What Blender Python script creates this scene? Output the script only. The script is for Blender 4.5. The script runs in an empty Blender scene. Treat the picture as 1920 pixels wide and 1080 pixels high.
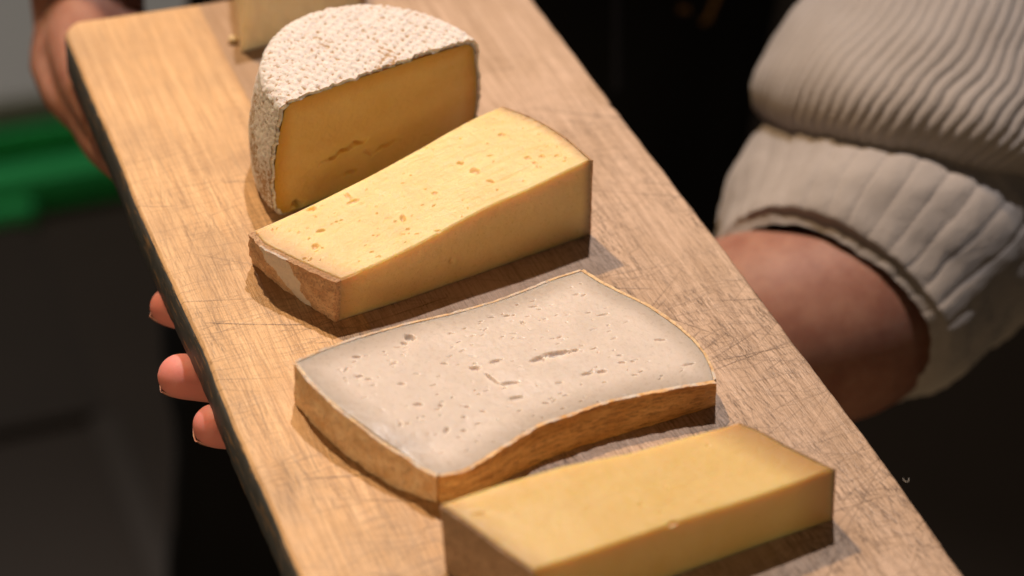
import bpy, math, random
import numpy as np
from mathutils import Vector, Matrix

SC = bpy.context.scene
COL = SC.collection
random.seed(7)
RNG = np.random.default_rng(11)

# ------------------------------------------------------------------ camera
# World axes: the board's top is the plane z = 0, its long side runs along -y towards the camera.
FPX = 3733.0                                     # focal length in pixels of a 1920 px wide frame
_n = lambda v: v / np.linalg.norm(v)
_vp1 = (-2141.0, -3448.0)
_t = (3.452e6 + FPX * FPX) / 1638.0
_dY = _n(np.array([_vp1[0], -_vp1[1], -FPX]))
_dX = _n(np.array([-815 + _t, 495 + 0.146 * _t, -FPX]))
_dZ = _n(np.cross(_dX, _dY)); _dX = np.cross(_dY, _dZ)
RM = np.array([_dX, _dY, _dZ])
CP = np.array([-0.15243069, -0.76543168, 0.51478809])

cam_d = bpy.data.cameras.new('camera'); cam = bpy.data.objects.new('camera', cam_d); COL.objects.link(cam)
M4 = Matrix.Identity(4)
for i in range(3):
    for j in range(3): M4[i][j] = float(RM[i][j])
    M4[i][3] = float(CP[i])
cam.matrix_world = M4
cam_d.sensor_width = 36; cam_d.lens = FPX * 36 / 1920
cam_d.clip_start = 0.02; cam_d.clip_end = 60
cam_d.dof.use_dof = True; cam_d.dof.focus_distance = 0.770; cam_d.dof.aperture_fstop = 4.2
cam_d.dof.aperture_blades = 9
SC.camera = cam

# ------------------------------------------------------------------ light
W = bpy.data.worlds.new('World'); SC.world = W; W.use_nodes = True
W.node_tree.nodes['Background'].inputs[0].default_value = (1.0, 0.82, 0.66, 1)
W.node_tree.nodes['Background'].inputs[1].default_value = 0.03

def spot(name, loc, target, energy, color, radius, angle, blend):
    d = bpy.data.lights.new(name, 'SPOT'); d.energy = energy; d.color = color
    d.shadow_soft_size = radius; d.spot_size = math.radians(angle); d.spot_blend = blend
    o = bpy.data.objects.new(name, d); COL.objects.link(o); o.location = loc
    v = Vector(target) - Vector(loc); o.rotation_euler = v.to_track_quat('-Z', 'Y').to_euler()
    return o
spot('ceiling_spot_white', (0.33, 0.42, 1.60), (0.14, -0.22, 0), 74, (1.0, 0.91, 0.87), 0.022, 60, 0.5)
spot('ceiling_spot_warm', (-0.14, 0.74, 1.50), (0.00, -0.26, 0), 104, (1.0, 0.67, 0.36), 0.022, 34, 0.9)
def area(name, loc, target, size, energy, color):
    d = bpy.data.lights.new(name, 'AREA'); d.energy = energy; d.color = color; d.size = size
    o = bpy.data.objects.new(name, d); COL.objects.link(o); o.location = loc
    o.rotation_euler = (Vector(target) - Vector(loc)).to_track_quat('-Z', 'Y').to_euler(); return o
area('front_left_fill', (-.95, -1.25, .17), (.05, -.25, 0), .4, 5.8, (1.0, .67, .35))  # added low warm fill for the shaded cheese faces, not an actual window
area('background_fill', (-.1, 1.7, .9), (.1, 1.0, -1.05), .4, 9, (1.0, .88, .78))  # added unseen fill that brightens the floor behind, not a known fixture

SC.view_settings.view_transform = 'Standard'; SC.view_settings.look = 'None'
SC.view_settings.exposure = 0.10; SC.view_settings.gamma = 1.0
SC.cycles.use_denoising = True
SC.cycles.max_bounces = 8

# ------------------------------------------------------------------ helpers
def ray(u, v): return RM @ np.array([u - 960.0, 540.0 - v, -FPX])
def pz(u, v, z=0.0):
    "point of the plane at height z seen at (u, v) of the photograph"
    r = ray(u, v); return CP + r * ((z - CP[2]) / r[2])
def pd(u, v, d):
    "point at distance d in front of the camera"
    return CP + ray(u, v) * (d / FPX)

def tag(o, label=None, cat=None, group=None, kind=None):
    if label: o['label'] = label
    if cat: o['category'] = cat
    if group: o['group'] = group
    if kind: o['kind'] = kind
    return o
def empty(name, loc, label, cat, group=None):
    o = bpy.data.objects.new(name, None); COL.objects.link(o); o.location = loc
    o.empty_display_size = 0.02
    return tag(o, label, cat, group)
def link(name, me, mat=None, parent=None):
    o = bpy.data.objects.new(name, me); COL.objects.link(o)
    if mat: me.materials.append(mat)
    if parent:
        o.parent = parent; o.matrix_parent_inverse = Matrix.Translation(-Vector(parent.location)) if parent.type == 'EMPTY' else Matrix.Identity(4)
    return o
def mesh(name, V, F, smooth=True, sharp=None, attrs=None):
    me = bpy.data.meshes.new(name)
    V = np.asarray(V, dtype=np.float32)
    if isinstance(F, np.ndarray):
        n, k = F.shape
        me.vertices.add(len(V)); me.vertices.foreach_set('co', V.ravel())
        me.loops.add(n * k); me.loops.foreach_set('vertex_index', F.astype(np.int32).ravel())
        me.polygons.add(n); me.polygons.foreach_set('loop_start', np.arange(0, n * k, k, dtype=np.int32))
        me.update(calc_edges=True)
    else:
        me.from_pydata([tuple(map(float, v)) for v in V], [], [tuple(map(int, f)) for f in F]); me.update()
    me.validate()
    me.polygons.foreach_set('use_smooth', np.full(len(me.polygons), smooth))
    if sharp and smooth: me.set_sharp_from_angle(angle=math.radians(sharp))
    for k, a in (attrs or {}).items():
        at = me.attributes.new(k, 'FLOAT', 'POINT'); at.data.foreach_set('value', np.asarray(a, dtype=np.float32).ravel())
    return me

# value noise on arrays -------------------------------------------------
_P = RNG.random(4096).astype(np.float64)
def _h(i, j, k):
    return _P[(i * 73 + j * 1031 + k * 2477 + (i * j) % 97 * 13 + (j * k) % 89 * 7) & 4095]
def vn(P, s, seed=0):
    "value noise in -1..1, P (n,3), s scale (scalar or 3)"
    Q = np.asarray(P, dtype=np.float64) * np.asarray(s) + 50.37 + seed * 17.13
    I = np.floor(Q).astype(np.int64); f = Q - I; f = f * f * (3 - 2 * f)
    x, y, z = f[..., 0], f[..., 1], f[..., 2]; i, j, k = I[..., 0], I[..., 1], I[..., 2]
    r = 0
    for a in (0, 1):
        for b in (0, 1):
            for c in (0, 1):
                r = r + _h(i + a, j + b, k + c) * (x if a else 1 - x) * (y if b else 1 - y) * (z if c else 1 - z)
    return r * 2 - 1
def fbm(P, s, o=4, seed=0):
    r = 0; a = 1; t = 0
    for q in range(o):
        r = r + a * vn(P, np.asarray(s) * 2 ** q, seed + q * 3); t += a; a *= .55
    return r / t
def ss(x, a, b):
    t = np.clip((x - a) / (b - a), 0, 1); return t * t * (3 - 2 * t)

def resample(pts, n):
    p = np.asarray(pts, dtype=float)
    if len(p) > 2:                                   # centripetal-ish smoothing through the points
        d = np.r_[0, np.cumsum(np.linalg.norm(np.diff(p, axis=0), axis=1))]; d /= d[-1]
        q = []
        tt = np.linspace(0, 1, n)
        m = np.gradient(p, d, axis=0) if len(p) > 2 else None
        idx = np.clip(np.searchsorted(d, tt, side='right') - 1, 0, len(p) - 2)
        h = (d[idx + 1] - d[idx])[:, None]; s = ((tt - d[idx])[:, None]) / h
        h00 = 2*s**3 - 3*s**2 + 1; h10 = s**3 - 2*s**2 + s; h01 = -2*s**3 + 3*s**2; h11 = s**3 - s**2
        return h00 * p[idx] + h10 * h * m[idx] * .6 + h01 * p[idx + 1] + h11 * h * m[idx + 1] * .6
    t = np.linspace(0, 1, n)[:, None]
    return p[0] * (1 - t) + p[1] * t

def coons(front, back, left, right, nu, nv):
    "front/back run left to right, left/right run front to back; result (nv, nu, 3)"
    f, b, l, r = resample(front, nu), resample(back, nu), resample(left, nv), resample(right, nv)
    u = np.linspace(0, 1, nu)[None, :, None]; v = np.linspace(0, 1, nv)[:, None, None]
    return ((1 - v) * f[None] + v * b[None] + (1 - u) * l[:, None] + u * r[:, None]
            - ((1 - u) * (1 - v) * f[0] + u * (1 - v) * f[-1] + (1 - u) * v * b[0] + u * v * b[-1]))

def slab(top, bot, nz, bulge=None):
    "closed block between two (nv,nu,3) sheets; returns V, F, info (u, v, w per vertex; w 1 = top)"
    nv, nu, _ = top.shape
    ring = [(0, i) for i in range(nu)] + [(j, nu - 1) for j in range(1, nv)] + \
           [(nv - 1, i) for i in range(nu - 2, -1, -1)] + [(j, 0) for j in range(nv - 2, 0, -1)]
    ring = np.array(ring); m = len(ring)
    V = [top.reshape(-1, 3), bot.reshape(-1, 3)]
    U, Vv = np.meshgrid(np.linspace(0, 1, nu), np.linspace(0, 1, nv))
    info = [np.c_[U.ravel(), Vv.ravel(), np.ones(nu * nv)], np.c_[U.ravel(), Vv.ravel(), np.zeros(nu * nv)]]
    base = 2 * nu * nv
    rt = top[ring[:, 0], ring[:, 1]]; rb = bot[ring[:, 0], ring[:, 1]]
    for k in range(1, nz):
        w = 1 - k / nz
        V.append(rt * w + rb * (1 - w))
        info.append(np.c_[ring[:, 1] / (nu - 1), ring[:, 0] / (nv - 1), np.full(m, w)])
    V = np.concatenate(V); info = np.concatenate(info)
    g = np.arange(nu * nv).reshape(nv, nu)
    q = np.stack([g[:-1, :-1], g[:-1, 1:], g[1:, 1:], g[1:, :-1]], -1).reshape(-1, 4)
    F = [q, q[:, ::-1] + nu * nv]
    ids = [g[ring[:, 0], ring[:, 1]]] + [base + (k - 1) * m + np.arange(m) for k in range(1, nz)] + [g[ring[:, 0], ring[:, 1]] + nu * nv]
    for a, b in zip(ids[:-1], ids[1:]):
        F.append(np.stack([a, b, np.roll(b, -1), np.roll(a, -1)], -1))
    return V, np.concatenate(F), info, nu * nv

def seg_dist(P, poly):
    "distance in the ground plane from points to an open polyline"
    P = np.asarray(P)[:, :2]; poly = np.asarray(poly)[:, :2]
    best = np.full(len(P), 9e9)
    for a, b in zip(poly[:-1], poly[1:]):
        d = b - a; L = (d @ d) + 1e-18
        t = np.clip(((P - a) @ d) / L, 0, 1)
        best = np.minimum(best, np.hypot(*(P - a - t[:, None] * d).T))
    return best

def pits(V, n, marks, seed=0):
    "lower the first n vertices (a cut face looking up) inside elongated pits"
    P = V[:n]; wob = 1 + .35 * fbm(P, 900, 2, seed)
    dz = np.zeros(n); rimm = np.zeros(n)
    for (c, ax, ln, wd, dep) in marks:
        d = P[:, :2] - c[:2]
        near = np.abs(d).max(1) < 3 * max(ln, wd)
        dn = d[near]; a = dn @ ax; b = dn @ np.array([-ax[1], ax[0]])
        r = np.sqrt((a / ln) ** 2 + (b / wd) ** 2) * wob[near]
        dz[near] = np.maximum(dz[near], dep * 1.45 * (1 - ss(r, .30, 1.12)))
    V[:n, 2] -= dz
    return dz
def pxpit(u, v, slen, swid, ang, dep, z):
    "pit given where the photograph shows it, on the plane at height z"
    c = pz(u, v, z); a = math.radians(ang)
    e = pz(u + slen * math.cos(a), v - slen * math.sin(a), z) - c
    f = pz(u - swid * math.sin(a), v - swid * math.cos(a), z) - c
    ax = _n(e[:2]); return (c, ax, np.linalg.norm(e[:2]), max(abs(f[:2] @ np.array([-ax[1], ax[0]])), .0004), dep)

def grid_faces(nv, nu, closed=False, off=0):
    g = np.arange(nv * nu).reshape(nv, nu) + off
    if closed: g = np.c_[g, g[:, 0]]
    return np.stack([g[:-1, :-1], g[:-1, 1:], g[1:, 1:], g[1:, :-1]], -1).reshape(-1, 4)

def loft(path, radii, nseg=24, nring=None, flat=None, up=(0, 0, 1), caps=True, mod=None):
    """tube round a path; radii one per path point (or pairs), smooth ends; mod(t, phi) scales the radius"""
    path = np.asarray([np.asarray(p, float) for p in path]); R = np.array([(r, r) if np.isscalar(r) else tuple(r) for r in radii], float)
    n = nring or max(8, 6 * len(path))
    C = resample(path, n)
    d = np.r_[0, np.cumsum(np.linalg.norm(np.diff(path, axis=0), axis=1))]; d /= d[-1]
    t = np.linspace(0, 1, n); rr = np.c_[np.interp(t, d, R[:, 0]), np.interp(t, d, R[:, 1])]
    k = np.array([.25, .5, .25])
    for _ in range(2):
        rr[1:-1] = (rr[:-2] * .25 + rr[1:-1] * .5 + rr[2:] * .25)
    T = np.gradient(C, axis=0); T /= np.linalg.norm(T, axis=1)[:, None]
    if caps:
        pre = []; r0 = rr[0].mean(); r1 = rr[-1].mean()
        A = [(math.sin(a), math.cos(a)) for a in np.linspace(.12, math.pi / 2, 6)[:-1]]
        Cs = [C[0] - T[0] * r0 * c for s, c in A]; rs = [rr[0] * s for s, c in A]
        Ce = [C[-1] + T[-1] * r1 * c for s, c in A[::-1]]; re = [rr[-1] * s for s, c in A[::-1]]
        C = np.array(Cs + list(C) + Ce); rr = np.array(rs + list(rr) + re)
        T = np.array([T[0]] * 5 + list(T) + [T[-1]] * 5); t = np.r_[[0] * 5, t, [1] * 5]
    up = np.asarray(up, float)
    S = np.cross(T, up); S /= np.linalg.norm(S, axis=1)[:, None]; N = np.cross(S, T)
    ph = np.linspace(0, 2 * math.pi, nseg, endpoint=False)
    m = np.ones((len(C), nseg)) if mod is None else mod(t[:, None], ph[None, :])
    V = C[:, None] + S[:, None] * (np.cos(ph)[None, :, None] * rr[:, 0][:, None, None] * m[..., None]) + \
        N[:, None] * (np.sin(ph)[None, :, None] * rr[:, 1][:, None, None] * m[..., None])
    nr = len(C); V = V.reshape(-1, 3)
    F = grid_faces(nr, nseg, True)
    F = [tuple(f) for f in F.tolist()]
    F.append(tuple(range(nseg))[::-1]) if True else None
    F.append(tuple(range((nr - 1) * nseg, nr * nseg)))
    return V, F
def join(parts):
    V = []; F = []; o = 0
    for v, f in parts:
        V.append(np.asarray(v)); F += [tuple(int(i) + o for i in q) for q in f]; o += len(v)
    return np.concatenate(V), F
def remeshed(V, F, voxel, smooth=4):
    me = bpy.data.meshes.new('tmp'); me.from_pydata(V.tolist(), [], F); me.update()
    o = bpy.data.objects.new('tmp', me); COL.objects.link(o)
    m = o.modifiers.new('r', 'REMESH'); m.mode = 'VOXEL'; m.voxel_size = voxel; m.use_smooth_shade = True
    s = o.modifiers.new('s', 'SMOOTH'); s.factor = .5; s.iterations = smooth
    dg = bpy.context.evaluated_depsgraph_get(); dg.update()
    out = bpy.data.meshes.new_from_object(o.evaluated_get(dg))
    bpy.data.objects.remove(o); bpy.data.meshes.remove(me)
    n = len(out.vertices); co = np.zeros(n * 3, np.float32); out.vertices.foreach_get('co', co)
    P = [tuple(p.vertices) for p in out.polygons]
    bpy.data.meshes.remove(out)
    return co.reshape(-1, 3), P

# materials -------------------------------------------------------------
class Mat:
    def __init__(s, name, rough=.5, spec=.5, base=(.5, .5, .5)):
        s.m = bpy.data.materials.new(name); s.m.use_nodes = True; s.t = s.m.node_tree
        s.b = s.t.nodes['Principled BSDF']; s.set('Roughness', rough); s.set('Specular IOR Level', spec)
        s.set('Base Color', (*base, 1))
    def set(s, k, v):
        if hasattr(v, 'is_output') or isinstance(v, bpy.types.NodeSocket): s.t.links.new(v, s.b.inputs[k])
        else: s.b.inputs[k].default_value = v
    def node(s, typ, ins=None, **kw):
        n = s.t.nodes.new(typ)
        for k, v in kw.items(): setattr(n, k, v)
        for k, v in (ins or {}).items():
            if isinstance(v, bpy.types.NodeSocket): s.t.links.new(v, n.inputs[k])
            else: n.inputs[k].default_value = v
        return n
    def coord(s, scale=(1, 1, 1), rot=(0, 0, 0), loc=(0, 0, 0)):
        if not hasattr(s, 'g'): s.g = s.node('ShaderNodeNewGeometry')
        mp = s.node('ShaderNodeMapping', {'Vector': s.g.outputs['Position'], 'Scale': scale, 'Rotation': rot, 'Location': loc})
        return mp.outputs[0]
    def noise(s, scale, detail=3, rough=.55, vec=None, dist=0):
        return s.node('ShaderNodeTexNoise', {'Vector': vec or s.coord(), 'Scale': scale, 'Detail': detail, 'Roughness': rough, 'Distortion': dist}).outputs[0]
    def ramp(s, fac, stops, mode='LINEAR'):
        n = s.node('ShaderNodeValToRGB', {'Fac': fac}); r = n.color_ramp; r.interpolation = mode
        while len(r.elements) > 1: r.elements.remove(r.elements[-1])
        for i, (p, c) in enumerate(stops):
            e = r.elements[0] if i == 0 else r.elements.new(p)
            e.position = p; e.color = (*c, 1) if not isinstance(c, (int, float)) else (c, c, c, 1)
        return n.outputs[0]
    def mix(s, f, a, b, mode='MIX'):
        n = s.node('ShaderNodeMix', data_type='RGBA', blend_type=mode)
        for k, v in ((0, f), (6, a), (7, b)):
            if isinstance(v, bpy.types.NodeSocket): s.t.links.new(v, n.inputs[k])
            else: n.inputs[k].default_value = (v if k == 0 else (*v, 1))
        return n.outputs[2]
    def math(s, op, a, b=0.0, c=None, clamp=False):
        n = s.node('ShaderNodeMath', operation=op); n.use_clamp = clamp
        for i, v in enumerate((a, b) if c is None else (a, b, c)):
            if isinstance(v, bpy.types.NodeSocket): s.t.links.new(v, n.inputs[i])
            else: n.inputs[i].default_value = v
        return n.outputs[0]
    def attr(s, name): return s.node('ShaderNodeAttribute', attribute_name=name).outputs['Fac']
    def bump(s, h, strength=.3, dist=.001, normal=None):
        ins = {'Height': h, 'Strength': strength, 'Distance': dist}
        if normal: ins['Normal'] = normal
        n = s.node('ShaderNodeBump', ins).outputs[0]; s.set('Normal', n); return n
    def sss(s, w, radius, scale):
        s.set('Subsurface Weight', w); s.set('Subsurface Radius', radius); s.set('Subsurface Scale', scale)

def paste(name, col, dark, rough, mott, sc, radius, bumpd=.00025, rindcol=None):
    m = Mat(name, rough, .5)
    n1 = m.noise(60, 4); n2 = m.noise(700, 3, .7)
    c = m.mix(m.ramp(n1, [(.35, 0.0), (.7, 1.0)]), col, dark)
    c = m.mix(m.math('MULTIPLY', m.ramp(n2, [(.5, 0.0), (.75, 1.0)]), mott), c, tuple(x * .75 for x in col))
    c = m.mix(m.attr('rindness'), c, rindcol or dark)
    m.set('Base Color', c)
    m.bump(m.math('ADD', m.noise(1600, 3, .7), m.math('MULTIPLY', m.noise(260, 3), 1.5)), .35, bumpd)
    m.set('Roughness', m.ramp(m.noise(500, 4, .7), [(.3, rough - .13), (.7, rough + .15)]))
    m.sss(1.0, radius, sc)
    return m.m

# ------------------------------------------------------------------ the cutting board
M_wood = Mat('wood', .5, .45)
mw = M_wood
grain = mw.noise(1, 5, .6, mw.coord((330, 9, 9)))
grain2 = mw.noise(1, 3, .6, mw.coord((1500, 40, 40)))
cloud = mw.noise(22, 4)
stave = mw.attr('stave')
cw = mw.mix(mw.ramp(grain, [(.3, 0.0), (.7, 1.0)]), (.82, .55, .305), (.57, .345, .17))
cw = mw.mix(mw.ramp(stave, [(0, 0.0), (1, 1.0)]), cw, mw.mix(mw.ramp(grain, [(.3, 0.0), (.7, 1.0)]), (.68, .515, .42), (.44, .32, .25)))
cw = mw.mix(mw.math('MULTIPLY', mw.ramp(cloud, [(.4, 0.0), (.7, 1.0)]), .55), cw, (.36, .235, .14))
cw = mw.mix(mw.math('MULTIPLY', mw.ramp(grain2, [(.45, 0.0), (.75, 1.0)]), .6), cw, (.30, .19, .11))
cw = mw.mix(mw.attr('tone'), cw, (.27, .165, .09))
cw = mw.mix(mw.attr('cuts'), cw, (.085, .05, .03))
mw.set('Base Color', cw)
mw.set('Roughness', mw.ramp(mw.noise(90, 4, .6), [(.3, .33), (.7, .60)]))
mw.bump(mw.math('ADD', mw.math('ADD', grain, grain2), mw.noise(900, 3, .7)), .5, .0005)

M_side = Mat('bare_edge', .6, .4)
ms = M_side; g = ms.noise(1, 4, .6, ms.coord((30, 9, 300)))
ms.set('Base Color', ms.mix(g, (.52, .35, .20), (.36, .23, .13)))

M_paint = Mat('worn_dark_paint', .55, .4)
mp_ = M_paint
w1 = mp_.noise(1, 5, .65, mp_.coord((60, 70, 420)))
chip = mp_.ramp(w1, [(.57, 0.0), (.61, 1.0)])
mp_.set('Base Color', mp_.mix(chip, mp_.mix(mp_.noise(120, 4), (.060, .070, .085), (.115, .125, .14)), (.30, .20, .12)))
mp_.bump(chip, .4, .0005)

LEFT = [pz(*p) for p in ((148, 122), (174, 185), (222, 296), (263, 400), (300, 480), (378, 647), (440, 802), (502, 940), (564, 1080))]
RIGHT = [pz(*p) for p in ((1000, 0), (1150, 196), (1350, 455), (1480, 628), (1620, 812), (1810, 1080))]
Y0, Y1 = -0.475, 0.004
ly = np.array([p[1] for p in LEFT])[::-1]; lx = np.array([p[0] for p in LEFT])[::-1]
ry = np.array([p[1] for p in RIGHT])[::-1]; rx = np.array([p[0] for p in RIGHT])[::-1]
def board_limits(y):
    xl = np.interp(y, ly, lx); xr = np.interp(y, ry, rx)
    z = np.zeros_like(y); P = np.c_[y, z, z]
    xl = xl + .0005 * fbm(P, 60, 3, 4); xr = xr + .0006 * fbm(P, 60, 3, 9)
    r = .011
    for ye, s in ((Y1, 1), (Y0, -1)):
        d = np.clip(r - s * (ye - y), 0, r); k = r - np.sqrt(np.maximum(r * r - d * d, 0))
        xl = xl + k; xr = xr - k
    # a nick in the far right edge
    xr = xr - .0012 * np.exp(-((y - pz(1150, 196)[1]) / .0012) ** 2)
    return xl, xr
board = empty('cutting_board', (0.11, -0.235, -0.02), 'long scratched wooden serving board with worn dark painted edge, carrying all the cheeses', 'serving board')
nx, ny = 620, 1260
yy = np.linspace(Y0, Y1, ny); tt = np.linspace(-1, 1, 9)
ends = math.pi / 2
yy = np.r_[Y0 + .011 * (1 - np.cos(np.linspace(0, 1, 25) * math.pi / 2))[:-1], np.linspace(Y0 + .011, Y1 - .011, ny), (Y1 - .011 * (1 - np.sin(np.linspace(0, 1, 25) * math.pi / 2)))[1:]]
yy[0] = Y0; yy = np.sort(yy); ny = len(yy)
xl, xr = board_limits(yy)
U = np.linspace(0, 1, nx)
X = xl[:, None] * (1 - U) + xr[:, None] * U
Yg = np.repeat(yy[:, None], nx, 1)
# knife cuts and open pores, as depth and as dirt
CELL = .0003; GW = int(.24 / CELL); GH = int((Y1 - Y0 + .01) / CELL)
cutg = np.zeros((GH, GW), np.float32)
def strokes(n, x0, x1, ang, L, depth, curve=.0, y0=Y0, y1=Y1):
    cx = RNG.uniform(x0, x1, n); cy = RNG.uniform(y0, y1, n)
    a = ang[0] + RNG.normal(0, ang[1], n); l = np.exp(RNG.normal(math.log(L[0]), L[1], n)); dp = RNG.uniform(*depth, n)
    k = int(min(.09, l.max()) / .00022)
    s = np.linspace(-.5, .5, k)[:, None]; s2 = s * l
    jx = RNG.normal(0, curve, n)
    px = cx + s2 * np.cos(a) - (s * s - .08) * jx * l * np.sin(a); py = cy + s2 * np.sin(a) + (s * s - .08) * jx * l * np.cos(a)
    wgt = dp * np.clip((1 - (2 * np.abs(s)) ** 3), 0, 1) * np.ones_like(px)
    i = ((py - Y0) / CELL).astype(int); j = ((px + .01) / CELL).astype(int)
    ok = (i >= 0) & (i < GH) & (j >= 0) & (j < GW)
    np.maximum.at(cutg, (i[ok], j[ok]), wgt[ok].astype(np.float32))
r_ = math.radians
strokes(7000, .055, .225, (r_(97), .09), (.0034, .45), (.12, .6))          # pores on the right staves
strokes(1500, -.005, .06, (r_(93), .06), (.0030, .4), (.06, .30))
strokes(3000, .06, .225, (r_(-2), .22), (.012, .7), (.08, .30), .05)         # knife cuts across
strokes(2400, .0, .09, (r_(3), .14), (.012, .7), (.06, .26), .05)
strokes(2600, .0, .07, (r_(92), .10), (.009, .6), (.08, .30), .02)
strokes(160, .0, .225, (r_(70), .5), (.014, .6), (.08, .25), .08)
strokes(110, .15, .225, (r_(28), .18), (.022, .5), (.12, .4), .05, -.42, -.19)
strokes(6000, .12, .225, (r_(99), .05), (.0040, .45), (.08, .40), .0, -.47, -.16)
strokes(90, .0, .225, (r_(-12), .25), (.035, .4), (.3, .8), .05)
gi = (Yg - Y0) / CELL; gj = (X + .01) / CELL
def samp(G, i, j):
    i0 = np.clip(np.floor(i).astype(int), 0, GH - 2); j0 = np.clip(np.floor(j).astype(int), 0, GW - 2); a = i - i0; b = j - j0
    return G[i0, j0] * (1 - a) * (1 - b) + G[i0 + 1, j0] * a * (1 - b) + G[i0, j0 + 1] * (1 - a) * b + G[i0 + 1, j0 + 1] * a * b
cuts = samp(cutg, gi, gj)
fade = ss(Yg, -.02, -.20) * .85 + .15                                        # less worn towards the far end
cuts = np.clip(1.9 * cuts * fade * (0.85 + .8 * fbm(np.stack([X, Yg, X * 0], -1), 40, 2, 5)), 0, 1)
SX = pz(450, 150)[0]
stave_x = np.array([.0632, .097, .131, .158, .187])
wob = .0004 * vn(np.stack([Yg * 0, Yg, Yg * 0], -1), 40, 3)
sid = np.zeros_like(X, int)
for s in stave_x: sid += (X + wob > s)
brk = np.array([9, -.16, -.105, -.36, -.085, -.25])
tones = np.array([[.0, .0], [.12, .50], [.12, .08], [.22, .06], [.04, .16], [.10, .0]])
tone = tones[sid, (Yg > brk[sid]).astype(int)]
joint = np.zeros_like(X)
for s in stave_x: joint = np.maximum(joint, np.exp(-((X + wob - s) / .00035) ** 2) * .4)
joint[:] = np.maximum(joint, np.where((sid > 0) & (np.abs(Yg - brk[sid]) < .0004), .35, 0))
Z = -.00022 * cuts - .0001 * joint + .00025 * fbm(np.stack([X, Yg, X * 0], -1), (60, 25, 1), 2, 8)
ed = np.minimum(np.minimum(X - xl[:, None], xr[:, None] - X), np.minimum(Y1 - Yg, Yg - Y0))
Z -= .0012 * (1 - ss(ed, 0, .0018)) ** 2
T = np.stack([X, Yg, Z], -1)
Vt = T.reshape(-1, 3); Ft = grid_faces(ny, nx)
# rim ring down to the underside
ring = np.concatenate([np.arange(nx), np.arange(1, ny) * nx + nx - 1, (ny - 1) * nx + np.arange(nx - 2, -1, -1), np.arange(ny - 2, 0, -1) * nx])
low = Vt[ring].copy(); low[:, 2] = -.020
n0 = len(Vt); m = len(ring)
cen = np.array([[.11, -.235, -.020]])
Vb = np.concatenate([Vt, low, cen])
Fside = np.stack([ring, n0 + np.arange(m), n0 + (np.arange(m) + 1) % m, np.roll(ring, -1)], -1)
pad = lambda a: np.concatenate([a.ravel(), np.zeros(m + 1)])
meB = mesh('board', Vb, np.concatenate([Ft, Fside]), True, None, {
    'cuts': pad(np.clip(cuts + joint * .5, 0, 1)), 'tone': pad(tone), 'stave': pad((sid > 0) * .85)})
bo = link('board', meB, M_wood.m, board)
# underside as its own low sheet
und = [tuple(p) for p in low[::8]]
link('underside', mesh('underside', np.array(und) - [0, 0, .0003], [tuple(range(len(und)))[::-1]], False), M_side.m, board)
# painted band round the edge, a touch proud of the wood
rp = Vt[ring][::3]; rp2 = rp[:, :2]
tg = np.roll(rp2, -1, 0) - np.roll(rp2, 1, 0); nn = np.c_[tg[:, 1], -tg[:, 0]]; nn /= np.linalg.norm(nn, axis=1)[:, None] + 1e-12
k = len(rp2); zs = [-.0014, -.0022, -.008, -.014, -.0206, -.0206]; off = [.0000, .0005, .0006, .0006, .0004, -.004]
rows = []
for z_, o_ in zip(zs, off):
    P3 = np.c_[rp2 + nn * o_, np.full(k, z_)]
    P3[:, 2] += (.0007 * fbm(P3, 160, 3, 2) if z_ > -.003 else 0)
    P3[:, :2] += nn * (.00025 * fbm(P3, 300, 2, 6))[:, None]
    rows.append(P3)
Vp = np.concatenate(rows); Fp = grid_faces(len(zs), k, True)
link('painted_edge', mesh('painted_edge', Vp, Fp[:, ::-1].copy()), M_paint.m, board)

# ------------------------------------------------------------------ cheese materials
P_washed = paste('golden_paste', (.80, .63, .33), (.74, .56, .27), .34, .30, .009, (1.0, .60, .25), .0007, (.50, .27, .14))
P_goat = paste('pale_paste', (.71, .64, .60), (.66, .595, .555), .32, .20, .005, (1.0, .78, .60), .00012, (.37, .31, .26))
P_hard = paste('yellow_paste', (.72, .54, .23), (.68, .49, .18), .38, .15, .009, (1.0, .60, .25), .00020, (.44, .25, .09))
P_wheel = paste('amber_paste', (.80, .56, .22), (.75, .50, .17), .42, .25, .009, (1.0, .60, .25), .00035, (.70, .34, .05))
P_back = paste('straw_paste', (.86, .78, .58), (.82, .72, .50), .5, .2, .005, (1.0, .85, .7), .0003, (.55, .42, .26))

def rindmat(name, a, b, c, s1=90, s2=600, bd=.0008, rough=.75, speck=.5, stretch=(1, 1, 1)):
    m = Mat(name, rough, .3)
    v = m.coord(stretch)
    n1 = m.noise(s1, 5, .65, v); n2 = m.noise(s2, 4, .7, v)
    col = m.mix(m.ramp(n1, [(.35, 0.0), (.65, 1.0)]), a, b)
    col = m.mix(m.math('MULTIPLY', m.ramp(n2, [(.5, 0.0), (.62, 1.0)]), speck), col, c)
    col = m.mix(m.attr('patch'), col, (.66, .60, .56))
    m.set('Base Color', col)
    m.bump(m.math('ADD', n2, m.math('MULTIPLY', n1, 2)), .6, bd)
    m.sss(.25, (1, .5, .25), .003)
    return m.m
R_washed = rindmat('crusty_rind', (.62, .42, .27), (.46, .27, .155), (.30, .18, .11), 170, 900, .0016, .8, .8)
R_goat = rindmat('tan_rind', (.86, .54, .24), (.60, .31, .10), (.30, .15, .06), 130, 420, .0012, .5, .65, (.45, .45, 2.2))
R_goat_side = rindmat('mottled_rind', (.86, .64, .42), (.66, .41, .21), (.46, .31, .20), 150, 420, .0013, .65, .5)
R_hard = rindmat('brown_rind', (.38, .26, .18), (.28, .185, .12), (.13, .085, .055), 130, 700, .0006, .7, .5)

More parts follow.
